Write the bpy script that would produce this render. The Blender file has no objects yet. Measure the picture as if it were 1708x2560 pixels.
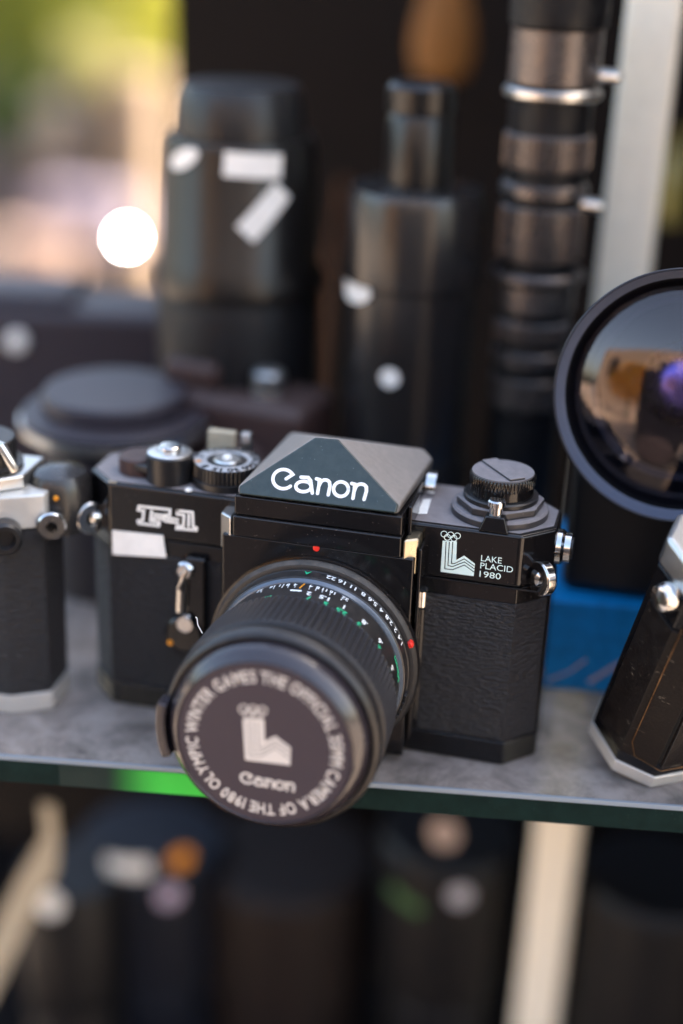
import bpy, bmesh, math, random
from math import sin, cos, pi, radians, sqrt
from mathutils import Matrix, Vector
random.seed(7)
S = 0.001                      # everything below is written in millimetres
SC = bpy.context.scene
COL = SC.collection

# ------------------------------------------------------------ camera
CAMP = Vector((103.654, -400.686, 251.068)); FPX = 3752.85; W, H = 1708, 2560
YAW, PITCH, ROLL = -0.2292, 0.3985, 0.0392
fwd = Vector((sin(YAW)*cos(PITCH), cos(YAW)*cos(PITCH), -sin(PITCH)))
rgt = Vector((cos(YAW), -sin(YAW), 0)); upv = rgt.cross(fwd)
rgt, upv = rgt*cos(ROLL)+upv*sin(ROLL), -rgt*sin(ROLL)+upv*cos(ROLL)
cd = bpy.data.cameras.new('camera'); cam = bpy.data.objects.new('camera', cd); COL.objects.link(cam)
cam.matrix_world = Matrix(((rgt.x, upv.x, -fwd.x, CAMP.x*S), (rgt.y, upv.y, -fwd.y, CAMP.y*S), (rgt.z, upv.z, -fwd.z, CAMP.z*S), (0, 0, 0, 1)))
cd.sensor_fit = 'VERTICAL'; cd.sensor_height = 36; cd.sensor_width = 24; cd.lens = FPX/2560*36
cd.clip_start = 0.02; cd.clip_end = 400
cd.dof.use_dof = True; cd.dof.focus_distance = 0.440; cd.dof.aperture_fstop = 2.15
SC.camera = cam

# ------------------------------------------------------------ sky, sun, exposure
SUN_EL, SUN_AZ = radians(36), radians(52)        # azimuth clockwise from +Y (behind the shelf), towards +X
wd = bpy.data.worlds.new('World'); SC.world = wd; wd.use_nodes = True
nt = wd.node_tree; nt.nodes.clear()
sky = nt.nodes.new('ShaderNodeTexSky'); sky.sky_type = 'NISHITA'; sky.sun_disc = False
sky.sun_elevation = SUN_EL; sky.sun_rotation = SUN_AZ; sky.air_density = 1.2; sky.dust_density = 5.0; sky.ozone_density = 0.2
bg = nt.nodes.new('ShaderNodeBackground'); bg.inputs['Strength'].default_value = 0.15
wo = nt.nodes.new('ShaderNodeOutputWorld')
nt.links.new(sky.outputs[0], bg.inputs[0]); nt.links.new(bg.outputs[0], wo.inputs[0])
sd = bpy.data.lights.new('sun', 'SUN'); sd.energy = 3.2; sd.angle = radians(0.5); sd.color = (1, 0.84, 0.66)
sun = bpy.data.objects.new('sun', sd); COL.objects.link(sun)
sdir = Vector((sin(SUN_AZ)*cos(SUN_EL), cos(SUN_AZ)*cos(SUN_EL), sin(SUN_EL)))
sun.rotation_euler = sdir.to_track_quat('Z', 'Y').to_euler()
vs = SC.view_settings; vs.view_transform = 'Standard'; vs.look = 'None'; vs.exposure = 2.6; vs.gamma = 1; vs.use_curve_mapping = False
SC.cycles.use_denoising = True; SC.cycles.max_bounces = 7; SC.cycles.transparent_max_bounces = 8
SC.cycles.sample_clamp_indirect = 4; SC.cycles.caustics_reflective = False; SC.cycles.caustics_refractive = False

# ------------------------------------------------------------ helpers
def ray(px, py): return fwd + rgt*((px-W/2)/FPX) - upv*((py-H/2)/FPX)
def P(px, py, ax, val):                       # the point of a world plane that a place in the photo belongs to (mm)
    d = ray(px, py); return CAMP + d*((val-CAMP[ax])/d[ax])
def PN(px, py, o, n):
    d = ray(px, py); return CAMP + d*((o-CAMP).dot(n)/d.dot(n))

class MB:
    def __init__(s): s.v = []; s.f = []; s.sm = []
    def add(s, vs_, fs, sm=False):
        k = len(s.v); s.v += [Vector(a) for a in vs_]; s.f += [tuple(i+k for i in f) for f in fs]; s.sm += [sm]*len(fs); return s
    def box(s, x0, x1, y0, y1, z0, z1, M=None):
        v = [Vector((x, y, z)) for x in (x0, x1) for y in (y0, y1) for z in (z0, z1)]
        if M: v = [M @ a for a in v]
        return s.add(v, [(0, 1, 3, 2), (4, 6, 7, 5), (0, 4, 5, 1), (2, 3, 7, 6), (0, 2, 6, 4), (1, 5, 7, 3)])
    def prism(s, poly, z0, z1, M=None):      # poly in xy
        n = len(poly); v = [Vector((x, y, z)) for z in (z0, z1) for x, y in poly]
        if M: v = [M @ a for a in v]
        return s.add(v, [tuple(range(n))[::-1], tuple(range(n, 2*n))] + [(i, (i+1) % n, n+(i+1) % n, n+i) for i in range(n)])
    def loft(s, ring0, ring1):
        n = len(ring0)
        return s.add(list(ring0)+list(ring1), [tuple(range(n))[::-1], tuple(range(n, 2*n))] + [(i, (i+1) % n, n+(i+1) % n, n+i) for i in range(n)])
    def lathe(s, prof, M=None, n=64, ribs=None, caps=(True, True)):     # prof [(r,h)] bottom to top; ribs {index: (count, depth)}
        v = []; f = []
        for j, (r, h) in enumerate(prof):
            for i in range(n):
                a = 2*pi*i/n; rr = r
                if ribs and j in ribs:
                    c, dp = ribs[j]; rr = r - (dp if (i*c//n*2 + (i*2*c//n)) % 2 else 0)
                v.append(Vector((rr*cos(a), rr*sin(a), h)))
        for j in range(len(prof)-1):
            for i in range(n):
                i2 = (i+1) % n; f.append((j*n+i, j*n+i2, (j+1)*n+i2, (j+1)*n+i))
        if M: v = [M @ a for a in v]
        s.add(v, f, True)
        k = len(s.v)-len(v); m = len(prof)-1
        if caps[0]: s.f.append(tuple(k+i for i in range(n))[::-1]); s.sm.append(False)
        if caps[1]: s.f.append(tuple(k+m*n+i for i in range(n))); s.sm.append(False)
        return s
    def tube(s, pts, r, n=10, flat=1.0):
        pts = [Vector(a) for a in pts]; v = []; f = []
        up = Vector((0, 0, 1))
        for i, p in enumerate(pts):
            t = (pts[min(i+1, len(pts)-1)]-pts[max(i-1, 0)]).normalized()
            a = t.cross(up)
            if a.length < .1: a = t.cross(Vector((0, 1, 0)))
            a.normalize(); b = t.cross(a).normalized()
            for k in range(n): v.append(p + a*(r*cos(2*pi*k/n)) + b*(r*flat*sin(2*pi*k/n)))
        for i in range(len(pts)-1):
            for k in range(n): f.append((i*n+k, i*n+(k+1) % n, (i+1)*n+(k+1) % n, (i+1)*n+k))
        f.append(tuple(range(n))[::-1]); m = (len(pts)-1)*n; f.append(tuple(m+k for k in range(n)))
        return s.add(v, f, True)
    def build(s, name, mat, parent=None, bevel=0, seg=2, label=None, M=None):
        me = bpy.data.meshes.new(name)
        me.from_pydata([((M @ a) if M else a)*S for a in s.v], [], s.f); me.validate(); 
        bm = bmesh.new(); bm.from_mesh(me); bmesh.ops.recalc_face_normals(bm, faces=bm.faces); bm.to_mesh(me); bm.free()
        me.polygons.foreach_set('use_smooth', [True]*len(me.polygons)); me.set_sharp_from_angle(angle=radians(32))
        me.materials.append(mat)
        o = bpy.data.objects.new(name, me); COL.objects.link(o)
        if parent: o.parent = parent
        if bevel:
            b = o.modifiers.new('bevel', 'BEVEL'); b.width = bevel*S; b.segments = seg; b.limit_method = 'ANGLE'; b.angle_limit = radians(35); b.harden_normals = True
        if label: o['label'] = label
        return o

def thing(name, label, cat, loc=(0, 0, 0), rot=(0, 0, 0), group=None):
    o = bpy.data.objects.new(name, None); COL.objects.link(o); o.empty_display_size = .01
    o.location = Vector(loc)*S; o.rotation_euler = rot; o['label'] = label; o['category'] = cat
    if group: o['group'] = group
    return o
def tag(o, label, cat, group=None, kind=None):
    o['label'] = label; o['category'] = cat
    if group: o['group'] = group
    if kind: o['kind'] = kind
    return o
def axis_M(o, d):                              # matrix taking +Z to direction d at origin o
    return Matrix.Translation(Vector(o)) @ Vector(d).normalized().to_track_quat('Z', 'Y').to_matrix().to_4x4()

_gl = {}
def glyph(text, size, align='CENTER', bold=0.0):
    key = (text, size, align, bold)
    if key in _gl: return _gl[key]
    cu = bpy.data.curves.new('glyph', 'FONT'); cu.body = text; cu.size = size; cu.align_x = align; cu.resolution_u = 3; cu.offset = bold
    o = bpy.data.objects.new('glyph', cu); COL.objects.link(o); bpy.context.view_layer.update()
    dg = bpy.context.evaluated_depsgraph_get(); me = bpy.data.meshes.new_from_object(o.evaluated_get(dg))
    r = ([(v.co.x, v.co.y) for v in me.vertices], [tuple(p.vertices) for p in me.polygons])
    bpy.data.objects.remove(o); bpy.data.curves.remove(cu); bpy.data.meshes.remove(me)
    _gl[key] = r; return r
def put_text(mb, text, size, F, align='CENTER', bold=0.0):
    v, f = glyph(text, size, align, bold); mb.add([F(a, b, 0.06) for a, b in v], f)
def stroke(mb, pts, w, F, h=0.06, closed=False, cap=True):
    """a painted line: flat ribbon with mitred joints and round ends, mapped by F(u,v,h)"""
    pts = [Vector((a, b)) for a, b in pts]; n = len(pts); L = []; Rr = []
    for i in range(n):
        a = pts[i-1] if (i > 0 or closed) else None; b = pts[(i+1) % n] if (i < n-1 or closed) else None
        t1 = (pts[i]-a).normalized() if a is not None else None; t2 = (b-pts[i]).normalized() if b is not None else None
        if t1 is None: t1 = t2
        if t2 is None: t2 = t1
        t = (t1+t2); t = t.normalized() if t.length > 1e-6 else t1
        nn = Vector((-t.y, t.x)); c = max(.45, nn.dot(Vector((-t1.y, t1.x))))
        L.append(pts[i]+nn*(w/2/c)); Rr.append(pts[i]-nn*(w/2/c))
    v = [F(a.x, a.y, h) for a in L+Rr]; m = n if closed else n-1
    mb.add(v, [(i, (i+1) % n, n+(i+1) % n, n+i) for i in range(m)])
    if cap and not closed:
        for c, q in ((pts[0], pts[0]-pts[1]), (pts[-1], pts[-1]-pts[-2])):
            a0 = math.atan2(q.y, q.x)
            mb.add([F(c.x+cos(a0-pi/2+pi*k/8)*w/2, c.y+sin(a0-pi/2+pi*k/8)*w/2, h) for k in range(9)], [tuple(range(9))])
def arc(cx, cy, rx, ry, a0, a1, n=16):
    return [(cx+rx*cos(radians(a0+(a1-a0)*i/n)), cy+ry*sin(radians(a0+(a1-a0)*i/n))) for i in range(n+1)]

# ------------------------------------------------------------ materials
def mat(name, col, rough=.5, metal=0, bump=None, dust=0, dustcol=(.20, .17, .155), coat=0, spec=.4, vary=0, scratch=0, sss=0, dn=(.2, .75)):
    """bump=(scale_vec, distance_mm, detail); dust = amount lying on surfaces"""
    m = bpy.data.materials.new(name); m.use_nodes = True; t = m.node_tree; N = t.nodes; Lk = t.links
    b = N['Principled BSDF']; b.inputs['Roughness'].default_value = rough; b.inputs['Metallic'].default_value = metal
    b.inputs['Base Color'].default_value = (*col, 1); b.inputs['Specular IOR Level'].default_value = spec
    b.inputs['Coat Weight'].default_value = coat; b.inputs['Coat Roughness'].default_value = .08
    tc = N.new('ShaderNodeTexCoord'); out = None
    def noise(sc, det=4, r=.6):
        mp = N.new('ShaderNodeMapping'); mp.inputs['Scale'].default_value = sc if hasattr(sc, '__len__') else (sc,)*3
        Lk.new(tc.outputs['Object'], mp.inputs[0]); n = N.new('ShaderNodeTexNoise'); n.inputs['Scale'].default_value = 1
        n.inputs['Detail'].default_value = det; n.inputs['Roughness'].default_value = r; Lk.new(mp.outputs[0], n.inputs['Vector']); return n
    def ramp(src, a, b_):
        r = N.new('ShaderNodeMapRange'); r.inputs[1].default_value = a; r.inputs[2].default_value = b_; Lk.new(src, r.inputs[0]); return r.outputs[0]
    def mul(a, c):
        x = N.new('ShaderNodeMath'); x.operation = 'MULTIPLY'
        for i, q in enumerate((a, c)):
            if isinstance(q, (int, float)): x.inputs[i].default_value = q
            else: Lk.new(q, x.inputs[i])
        return x.outputs[0]
    cur = None
    def mixc(fac, a, c):
        x = N.new('ShaderNodeMix'); x.data_type = 'RGBA'
        Lk.new(fac, x.inputs[0])
        if a is None: x.inputs[6].default_value = (*col, 1)
        else: Lk.new(a, x.inputs[6])
        x.inputs[7].default_value = (*c, 1); return x.outputs[2]
    if vary: cur = mixc(mul(ramp(noise(180, 5).outputs[0], .35, .7), 1.0), cur, tuple(max(0, c*(1-vary)) for c in col))
    if scratch:
        cur = mixc(mul(ramp(noise((90, 260, 900), 3).outputs[0], .66, .72), scratch), cur, (.30, .26, .20))
    rr = None
    if dust:
        g = N.new('ShaderNodeNewGeometry'); sx = N.new('ShaderNodeSeparateXYZ'); Lk.new(g.outputs['Normal'], sx.inputs[0])
        upf = ramp(sx.outputs[2], .15, .95)
        a = N.new('ShaderNodeMath'); a.operation = 'MULTIPLY_ADD'; Lk.new(upf, a.inputs[0]); a.inputs[1].default_value = .8; a.inputs[2].default_value = .06
        fac = mul(mul(a.outputs[0], ramp(noise(350, 6, .7).outputs[0], *dn)), dust)
        sp = N.new('ShaderNodeTexVoronoi'); sp.inputs['Scale'].default_value = 900; Lk.new(tc.outputs['Object'], sp.inputs['Vector'])
        spk = mul(mul(ramp(sp.outputs[0], .16, .1), ramp(noise(700, 2).outputs[0], .5, .62)), min(1, max(.35, dust*.5)))
        mx = N.new('ShaderNodeMath'); mx.operation = 'MAXIMUM'; Lk.new(fac, mx.inputs[0]); Lk.new(spk, mx.inputs[1])
        cur = mixc(mx.outputs[0], cur, dustcol)
        rm = N.new('ShaderNodeMapRange'); Lk.new(mx.outputs[0], rm.inputs[0]); rm.inputs[3].default_value = rough; rm.inputs[4].default_value = .95
        Lk.new(rm.outputs[0], b.inputs['Roughness'])
        if metal:
            im = N.new('ShaderNodeMapRange'); Lk.new(mx.outputs[0], im.inputs[0]); im.inputs[3].default_value = metal; im.inputs[4].default_value = 0; Lk.new(im.outputs[0], b.inputs['Metallic'])
    elif rough < .6:
        rn = N.new('ShaderNodeMapRange'); Lk.new(noise(220, 5).outputs[0], rn.inputs[0]); rn.inputs[1].default_value = .3; rn.inputs[2].default_value = .7
        rn.inputs[3].default_value = rough*.75; rn.inputs[4].default_value = min(1, rough*1.35); Lk.new(rn.outputs[0], b.inputs['Roughness'])
    if cur is not None: Lk.new(cur, b.inputs['Base Color'])
    if bump:
        n = noise(bump[0], bump[2] if len(bump) > 2 else 3)
        bp = N.new('ShaderNodeBump'); bp.inputs['Distance'].default_value = bump[1]*S; bp.inputs['Strength'].default_value = 1
        Lk.new(n.outputs[0], bp.inputs['Height']); Lk.new(bp.outputs[0], b.inputs['Normal'])
    if sss:
        b.inputs['Transmission Weight'].default_value = 0
        tr = N.new('ShaderNodeBsdfTranslucent'); tr.inputs[0].default_value = (*[c*1.6 for c in col], 1); ms = N.new('ShaderNodeMixShader'); ms.inputs[0].default_value = sss
        Lk.new(b.outputs[0], ms.inputs[1]); Lk.new(tr.outputs[0], ms.inputs[2]); Lk.new(ms.outputs[0], N['Material Output'].inputs[0])
    return m

M_ = dict(
 black=mat('black_enamel', (.005, .0045, .005), .13, dust=.10, coat=0, scratch=0),
 deck=mat('dusty_black_enamel', (.020, .019, .020), .34, dust=.8, dustcol=(.34, .30, .30), dn=(-.4, .75), bump=(2500, .015)),
 roof=mat('dusty_crackle_paint', (.05, .044, .04), .6, dust=.8, dustcol=(.40, .35, .31), dn=(-.9, .8), bump=(3000, .02)),
 plate=mat('glossy_nameplate', (.013, .022, .020), .16, dust=.22, dustcol=(.20, .23, .21), coat=.25),
 leather=mat('black_leatherette', (.011, .0085, .0085), .30, spec=.42, bump=((330, 330, 1100), 2.4, 4), dust=.06),
 leather2=mat('worn_brown_leatherette', (.006, .004, .0035), .45, spec=.2, bump=(900, .2, 3), scratch=.5),
 chrome=mat('chrome', (.62, .60, .58), .12, 1),
 satin=mat('satin_chrome', (.58, .57, .55), .30, 1, dust=.15, dustcol=(.5, .48, .45)),
 silverpaint=mat('satin_silver_metal', (.60, .58, .54), .40, .5),
 brasstan=mat('worn_brass_tan_sheen', (.42, .37, .27), .35, 1),
 lensblack=mat('lens_barrel_black', (.008, .0075, .0085), .30, dust=.2, dustcol=(.22, .19, .17)),
 mount=mat('dusty_mount_ring', (.014, .013, .013), .42, dust=.9, dustcol=(.16, .14, .12), bump=(2200, .03)),
 rubber=mat('focus_grip_rubber', (.014, .013, .014), .48, dust=.15, dustcol=(.13, .11, .12)),
 capm=mat('lens_cap_plastic', (.022, .018, .022), .17, spec=.6, dust=.08, dustcol=(.16, .13, .15), bump=(1800, .015)),
 capf=mat('lens_cap_face', (.036, .026, .034), .55, dust=.15, dustcol=(.16, .13, .15), bump=(2500, .02)),
 white=mat('white_print', (.78, .80, .80), .5),
 capwhite=mat('aged_white_print', (.60, .55, .50), .55),
 mint=mat('pale_mint_print', (.70, .84, .78), .5),
 green=mat('green_print', (.03, .46, .22), .5),
 red=mat('red_paint', (.72, .03, .02), .35),
 orange=mat('orange_paint', (.75, .28, .02), .4),
 label=mat('white_label', (.86, .84, .79), .6, vary=.12),
 navy=mat('dark_blue_black', (.012, .014, .022), .4, dust=.2),
 cream=mat('cream_paint', (.84, .78, .64), .5, bump=(60, .2), vary=.10),
 blue=mat('blue_cardboard', (.0, .24, .58), .5, vary=.3),
 blackmetal=mat('satin_black_metal', (.008, .008, .009), .32, dust=.15),
 bgblack=mat('black_lens_metal', (.005, .0045, .0045), .28, spec=.45, dust=.08),
 gloss=mat('glossy_black_lens_metal', (.006, .006, .006), .26, spec=.75, coat=.15),
 bggrey=mat('grey_black_lens_metal', (.014, .0125, .0125), .25, spec=.6, dust=.06),
 purple=mat('purple_grey_plastic', (.030, .024, .031), .45, dust=.12),
 brown=mat('brown_leather', (.045, .022, .019), .5, dust=.2, bump=(300, .3)),
 amber=mat('amber_leather', (.20, .085, .02), .6, vary=.4, spec=.2),
 wood=mat('dark_stained_wood', (.005, .0032, .003), .6, spec=.12, bump=((30, 30, 4), .4), vary=.5),
 darkbrown=mat('dark_brown_leather', (.022, .014, .012), .5, dust=.2),
 strap=mat('beige_webbing', (.42, .36, .26), .8, bump=(900, .2), vary=.2),
 gridglass=None)

# dusty glass of the shelf: clear glass partly covered by a film of dust
def dusty_glass():
    m = bpy.data.materials.new('dusty_shelf_glass'); m.use_nodes = True; t = m.node_tree; N = t.nodes; Lk = t.links
    b = N['Principled BSDF']; tc = N.new('ShaderNodeTexCoord')
    def noise(sc, det, r=.6, dist=0):
        n = N.new('ShaderNodeTexNoise'); n.inputs['Scale'].default_value = sc; n.inputs['Detail'].default_value = det; n.inputs['Roughness'].default_value = r
        n.inputs['Distortion'].default_value = dist; Lk.new(tc.outputs['Object'], n.inputs['Vector']); return n.outputs[0]
    cr = N.new('ShaderNodeValToRGB'); Lk.new(noise(55, 8, .72, .4), cr.inputs[0])
    cr.color_ramp.elements[0].position = .36; cr.color_ramp.elements[0].color = (.19, .155, .14, 1)
    cr.color_ramp.elements[1].position = .60; cr.color_ramp.elements[1].color = (.50, .42, .375, 1)
    Lk.new(cr.outputs[0], b.inputs['Base Color']); b.inputs['Roughness'].default_value = .38
    b.inputs['Coat Weight'].default_value = .15; b.inputs['Coat Roughness'].default_value = .15
    tr = N.new('ShaderNodeBsdfTransparent'); tr.inputs[0].default_value = (.80, .86, .80, 1)
    mr = N.new('ShaderNodeMapRange'); Lk.new(noise(40, 5, .6, .6), mr.inputs[0]); mr.inputs[1].default_value = .3; mr.inputs[2].default_value = .7
    mr.inputs[3].default_value = .72; mr.inputs[4].default_value = .52
    ms = N.new('ShaderNodeMixShader'); Lk.new(mr.outputs[0], ms.inputs[0]); Lk.new(tr.outputs[0], ms.inputs[1]); Lk.new(b.outputs[0], ms.inputs[2])
    Lk.new(ms.outputs[0], N['Material Output'].inputs[0]); return m
M_['glass'] = dusty_glass()
M_['edge'] = mat('green_glass_edge', (.006, .018, .016), .3, spec=.15, dust=.1, dustcol=(.1, .13, .12), vary=.4)
M_['edgelip'] = mat('ground_glass_arris', (.22, .26, .30), .35)
M_['edgeglow'] = mat('painted_green_glow', (.05, .50, .06), .4)  # green light in the glass edge, painted as a fading colour
_n = M_['edgeglow'].node_tree.nodes; _l = M_['edgeglow'].node_tree.links
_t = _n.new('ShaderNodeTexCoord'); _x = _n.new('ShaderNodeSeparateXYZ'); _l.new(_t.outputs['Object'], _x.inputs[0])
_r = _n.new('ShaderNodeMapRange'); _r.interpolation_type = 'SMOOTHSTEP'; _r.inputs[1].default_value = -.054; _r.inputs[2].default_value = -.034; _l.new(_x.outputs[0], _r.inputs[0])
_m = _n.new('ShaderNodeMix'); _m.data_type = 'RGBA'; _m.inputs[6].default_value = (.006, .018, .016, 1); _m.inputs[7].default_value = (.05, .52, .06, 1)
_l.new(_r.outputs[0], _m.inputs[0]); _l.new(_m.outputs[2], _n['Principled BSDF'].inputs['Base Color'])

M_['ringmetal'] = mat('dark_ring_metal', (.12, .105, .10), .3, .75)
M_['shade'] = mat('matt_black_and_shade', (.005, .005, .006), .45, spec=.25)  # matt black; also paints shade into the zoom lens's lower barrel
M_['shadeblue'] = mat('matt_blue_black', (.006, .008, .014), .45, spec=.25)
M_['shadebrown'] = mat('matt_brown_black', (.013, .009, .008), .5, spec=.25)
def plane_F(o, eu, ev):
    o = Vector(o); eu = Vector(eu); ev = Vector(ev); n = eu.cross(ev).normalized()
    return lambda u, v, h: o + eu*u + ev*v + n*h
XZ = plane_F((0, 0, 0), (1, 0, 0), (0, 0, 1))       # front-facing plane, normal -Y

# ============================================================ SETTING
RS = radians(9.4)
shelf = thing('glass_shelf', 'long dusty glass shelf with dark green edge carrying the cameras', 'glass shelf', (0, -25.5, 0), (0, 0, RS))
MB().box(-330, 330, .6, 190, -9.6, -.25).build('glass_pane', M_['glass'], shelf)
MB().box(-330, 330, -.35, .58, -9.6, -1.9).build('front_edge', M_['edge'], shelf, .05)
gt = MB().box(-68, -12, -.5, -.36, -9.5, -2.0).build('painted_glow', M_['edgeglow'], shelf)  # thin strip carrying the painted green glow of the edge
MB().box(-330, 330, -.35, .58, -1.88, -.25).build('polished_lip', M_['edgelip'], shelf, .15)

pole = thing('cream_post', 'upright cream painted metal post behind the shelf on the right', 'post', (0, 0, 0))
a = P(1547, 700, 1, 172); 
MB().box(a.x-8.6, a.x+11.2, 166, 186, -620, 700, Matrix.Translation((0, 0, 90)) @ Matrix.Rotation(radians(.4), 4, 'Y') @ Matrix.Translation((0, 0, -90))).build('post_tube', M_['cream'], pole, 2.5, 4)

# cabinet round the shelves
cab = thing('display_cabinet', 'dark wooden display cabinet enclosing the shelves behind the lenses', 'cabinet', (0, 0, 0))
pk = P(428, 300, 1, 420)
MB().box(pk.x, 420, 420, 436, -640, 700).build('back_panel', M_['wood'], cab, 1)
MB().box(-900, pk.x-1, 420, 436, -640, -18).build('lower_back_panel', M_['wood'], cab, 1)
MB().box(400, 416, -20, 418, -640, 700).build('added_sun_panel', M_['wood'], cab, 1)  # unseen panel, added to keep direct sun off the shelf
MB().box(pk.x-1, 420, 395, 440, 702, 716).build('top_rail', M_['wood'], cab, 1)
MB().box(pk.x-260, 420, -60, 440, -656, -642).build('bottom_panel', M_['wood'], cab, 1)

gm = mat('pavement', (.55, .45, .36), .85, bump=(20, 3), vary=.35)
g = MB().add([(-60000, -60000, -1150), (60000, -60000, -1150), (60000, 60000, -1150), (-60000, 60000, -1150)], [(0, 1, 2, 3)]).build('pavement', gm); g['kind'] = 'structure'
rd = MB().add([(-30000, 1400, -1144), (30000, 1400, -1144), (30000, 30000, -1144), (-30000, 30000, -1144)], [(0, 1, 2, 3)]).build('road', mat('road', (.07, .055, .05), .85, bump=(20, 3), vary=.5)); rd['kind'] = 'structure'
rd = MB().add([(-650, -2300, -1144), (1500, -2300, -1144), (1500, -330, -1144), (-650, -330, -1144)], [(0, 1, 2, 3)]).build('added_dark_ground', mat('added_dark_asphalt', (.045, .043, .045), .85, bump=(20, 3), vary=.3)); rd['kind'] = 'structure'  # unseen dark ground sheet, added to darken reflections in the black paint

# ---- street seen past the open left side
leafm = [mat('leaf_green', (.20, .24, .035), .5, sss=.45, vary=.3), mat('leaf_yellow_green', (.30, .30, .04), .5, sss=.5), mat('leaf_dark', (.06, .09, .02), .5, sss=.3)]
def bush(name, label, c, rad, nleaf, lm, ls, trunk_to=-1150):
    t = thing(name, label, 'tree', (c[0], c[1], trunk_to))
    mb = MB()
    for i in range(nleaf):
        while True:
            q = Vector((random.uniform(-1, 1), random.uniform(-1, 1), random.uniform(-1, 1)))
            if .25 < q.length < 1: break
        q = Vector((q.x*rad[0], q.y*rad[1], q.z*rad[2] + c[2]-trunk_to)) 
        a = Vector((random.uniform(-1, 1), random.uniform(-1, 1), random.uniform(-1, 1))).normalized(); b = a.orthogonal().normalized()
        s1 = ls*random.uniform(.6, 1.3)
        mb.add([q-a*s1, q+b*s1*.45, q+a*s1, q-b*s1*.45], [(0, 1, 2, 3)])
    mb.build('crown', lm, t)
    MB().tube([(0, 0, 0), (20, 10, (c[2]-trunk_to)*.5), (0, 0, c[2]-trunk_to)], 45).build('trunk', M_['wood'], t)
    return t
ca = P(110, 60, 1, 3600); bush('leafy_tree', 'sunlit green tree filling the top left corner', (ca.x-100, 3600, ca.z+180), (620, 300, 360), 1500, leafm[0], 60)
cb = P(330, 130, 1, 3300); bush('leafy_tree', 'yellow green bush beside the dark cabinet at the top', (cb.x, 3300, cb.z+60), (190, 150, 190), 500, leafm[1], 50)
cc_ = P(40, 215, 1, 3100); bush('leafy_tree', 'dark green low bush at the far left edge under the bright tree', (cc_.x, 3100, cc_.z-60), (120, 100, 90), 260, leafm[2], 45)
cc_ = P(235, 150, 1, 2900); bush('leafy_tree', 'small pale olive bush between the green tree and the dark cabinet', (cc_.x, 2900, cc_.z), (70, 70, 60), 150, mat('leaf_pale', (.36, .34, .13), .5, sss=.4), 40)
def blob_thing(name, label, cat, px, py, y, wpx, hpx, mt, dep=80, round_=True, down=False):
    c = P(px, py, 1, y); k = (c-CAMP).dot(fwd)/FPX; w_, h_ = wpx*k, hpx*k
    t = thing(name, label, cat, (c.x, y, c.z-h_/2))
    return t, w_, h_
beige = mat('beige_plaster', (.30, .22, .15), .8, bump=(5, 4), vary=.15)
pale = mat('pale_paint', (.34, .28, .22), .7, vary=.1)
wallb = mat('sandy_wall', (.22, .175, .13), .85, bump=(6, 5), vary=.3)
dark1 = mat('dark_cloth', (.05, .04, .045), .8)
lilac = mat('lilac_grey_paint', (.20, .17, .22), .6, vary=.3)
pink = mat('pinkish_clay', (.28, .20, .17), .8, vary=.2)
# far house wall
h = thing('sandy_house', 'sandy plastered house far behind the tree at left', 'house', (P(200, 300, 1, 7000).x, 7000, -1150))
MB().box(-4500, 2600, 0, 300, 0, 3800).build('wall', wallb, h)
MB().box(-1500, -700, -30, -2, 900, 2200).build('window', dark1, h); MB().box(700, 1300, -30, -2, 900, 2200).build('window', dark1, h)
t, w_, h_ = blob_thing('sign_board', 'pale rounded sign board in the sunny street at left', 'sign', 185, 330, 3000, 190, 150, pale)
MB().box(-w_/2, w_/2, 0, 40, 0, h_).build('board', pale, t, 25, 4)
MB().box(-15, 15, 5, 35, -1150-(t.location.z/S), -1).build('stand', dark1, t)
t, w_, h_ = blob_thing('beige_pillar', 'narrow beige pillar standing left of the dark lenses', 'pillar', 335, 400, 2600, 110, 420, beige)
MB().box(-w_/2, w_/2, 0, w_, -1150-(t.location.z/S), h_).build('pillar_shaft', beige, t, 8)
t, w_, h_ = blob_thing('clay_pot', 'large pinkish clay pot in the street at far left', 'pot', 105, 655, 1900, 190, 150, pink)
MB().lathe([(w_*.36, 0), (w_*.46, h_*.5), (w_*.5, h_*.92), (w_*.5, h_), (w_*.42, h_), (w_*.40, h_*.9)], n=40).build('pot_body', pink, t)
t, w_, h_ = blob_thing('lilac_crate', 'lilac grey crate behind the clay pot', 'crate', 190, 560, 2300, 230, 130, lilac)
MB().box(-w_/2, w_/2, 0, 120, 0, h_).build('crate_body', lilac, t, 4)
t, w_, h_ = blob_thing('parked_scooter', 'dark brown scooter parked in the street at left', 'scooter', 130, 435, 2900, 320, 110, dark1)
sbn = mat('brown_scooter_paint', (.09, .06, .05), .35)
MB().box(-w_*.48, w_*.1, -30, 60, h_*.35, h_*.75).build('scooter_body', sbn, t, 15, 3)
MB().box(-w_*.4, w_*.0, -30, 60, h_*.77, h_*.9).build('seat', dark1, t, 10, 3)
for sx in (-.36, .34): MB().lathe([(h_*.30, -20), (h_*.34, -10), (h_*.34, 10), (h_*.30, 20)], axis_M((w_*sx, 20, h_*.15), (0, 1, 0)), 32).build('wheel', dark1, t)
MB().tube([(w_*.34, 20, h_*.15), (w_*.22, 20, h_*1.1)], 14).build('handlebar', sbn, t)
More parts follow.
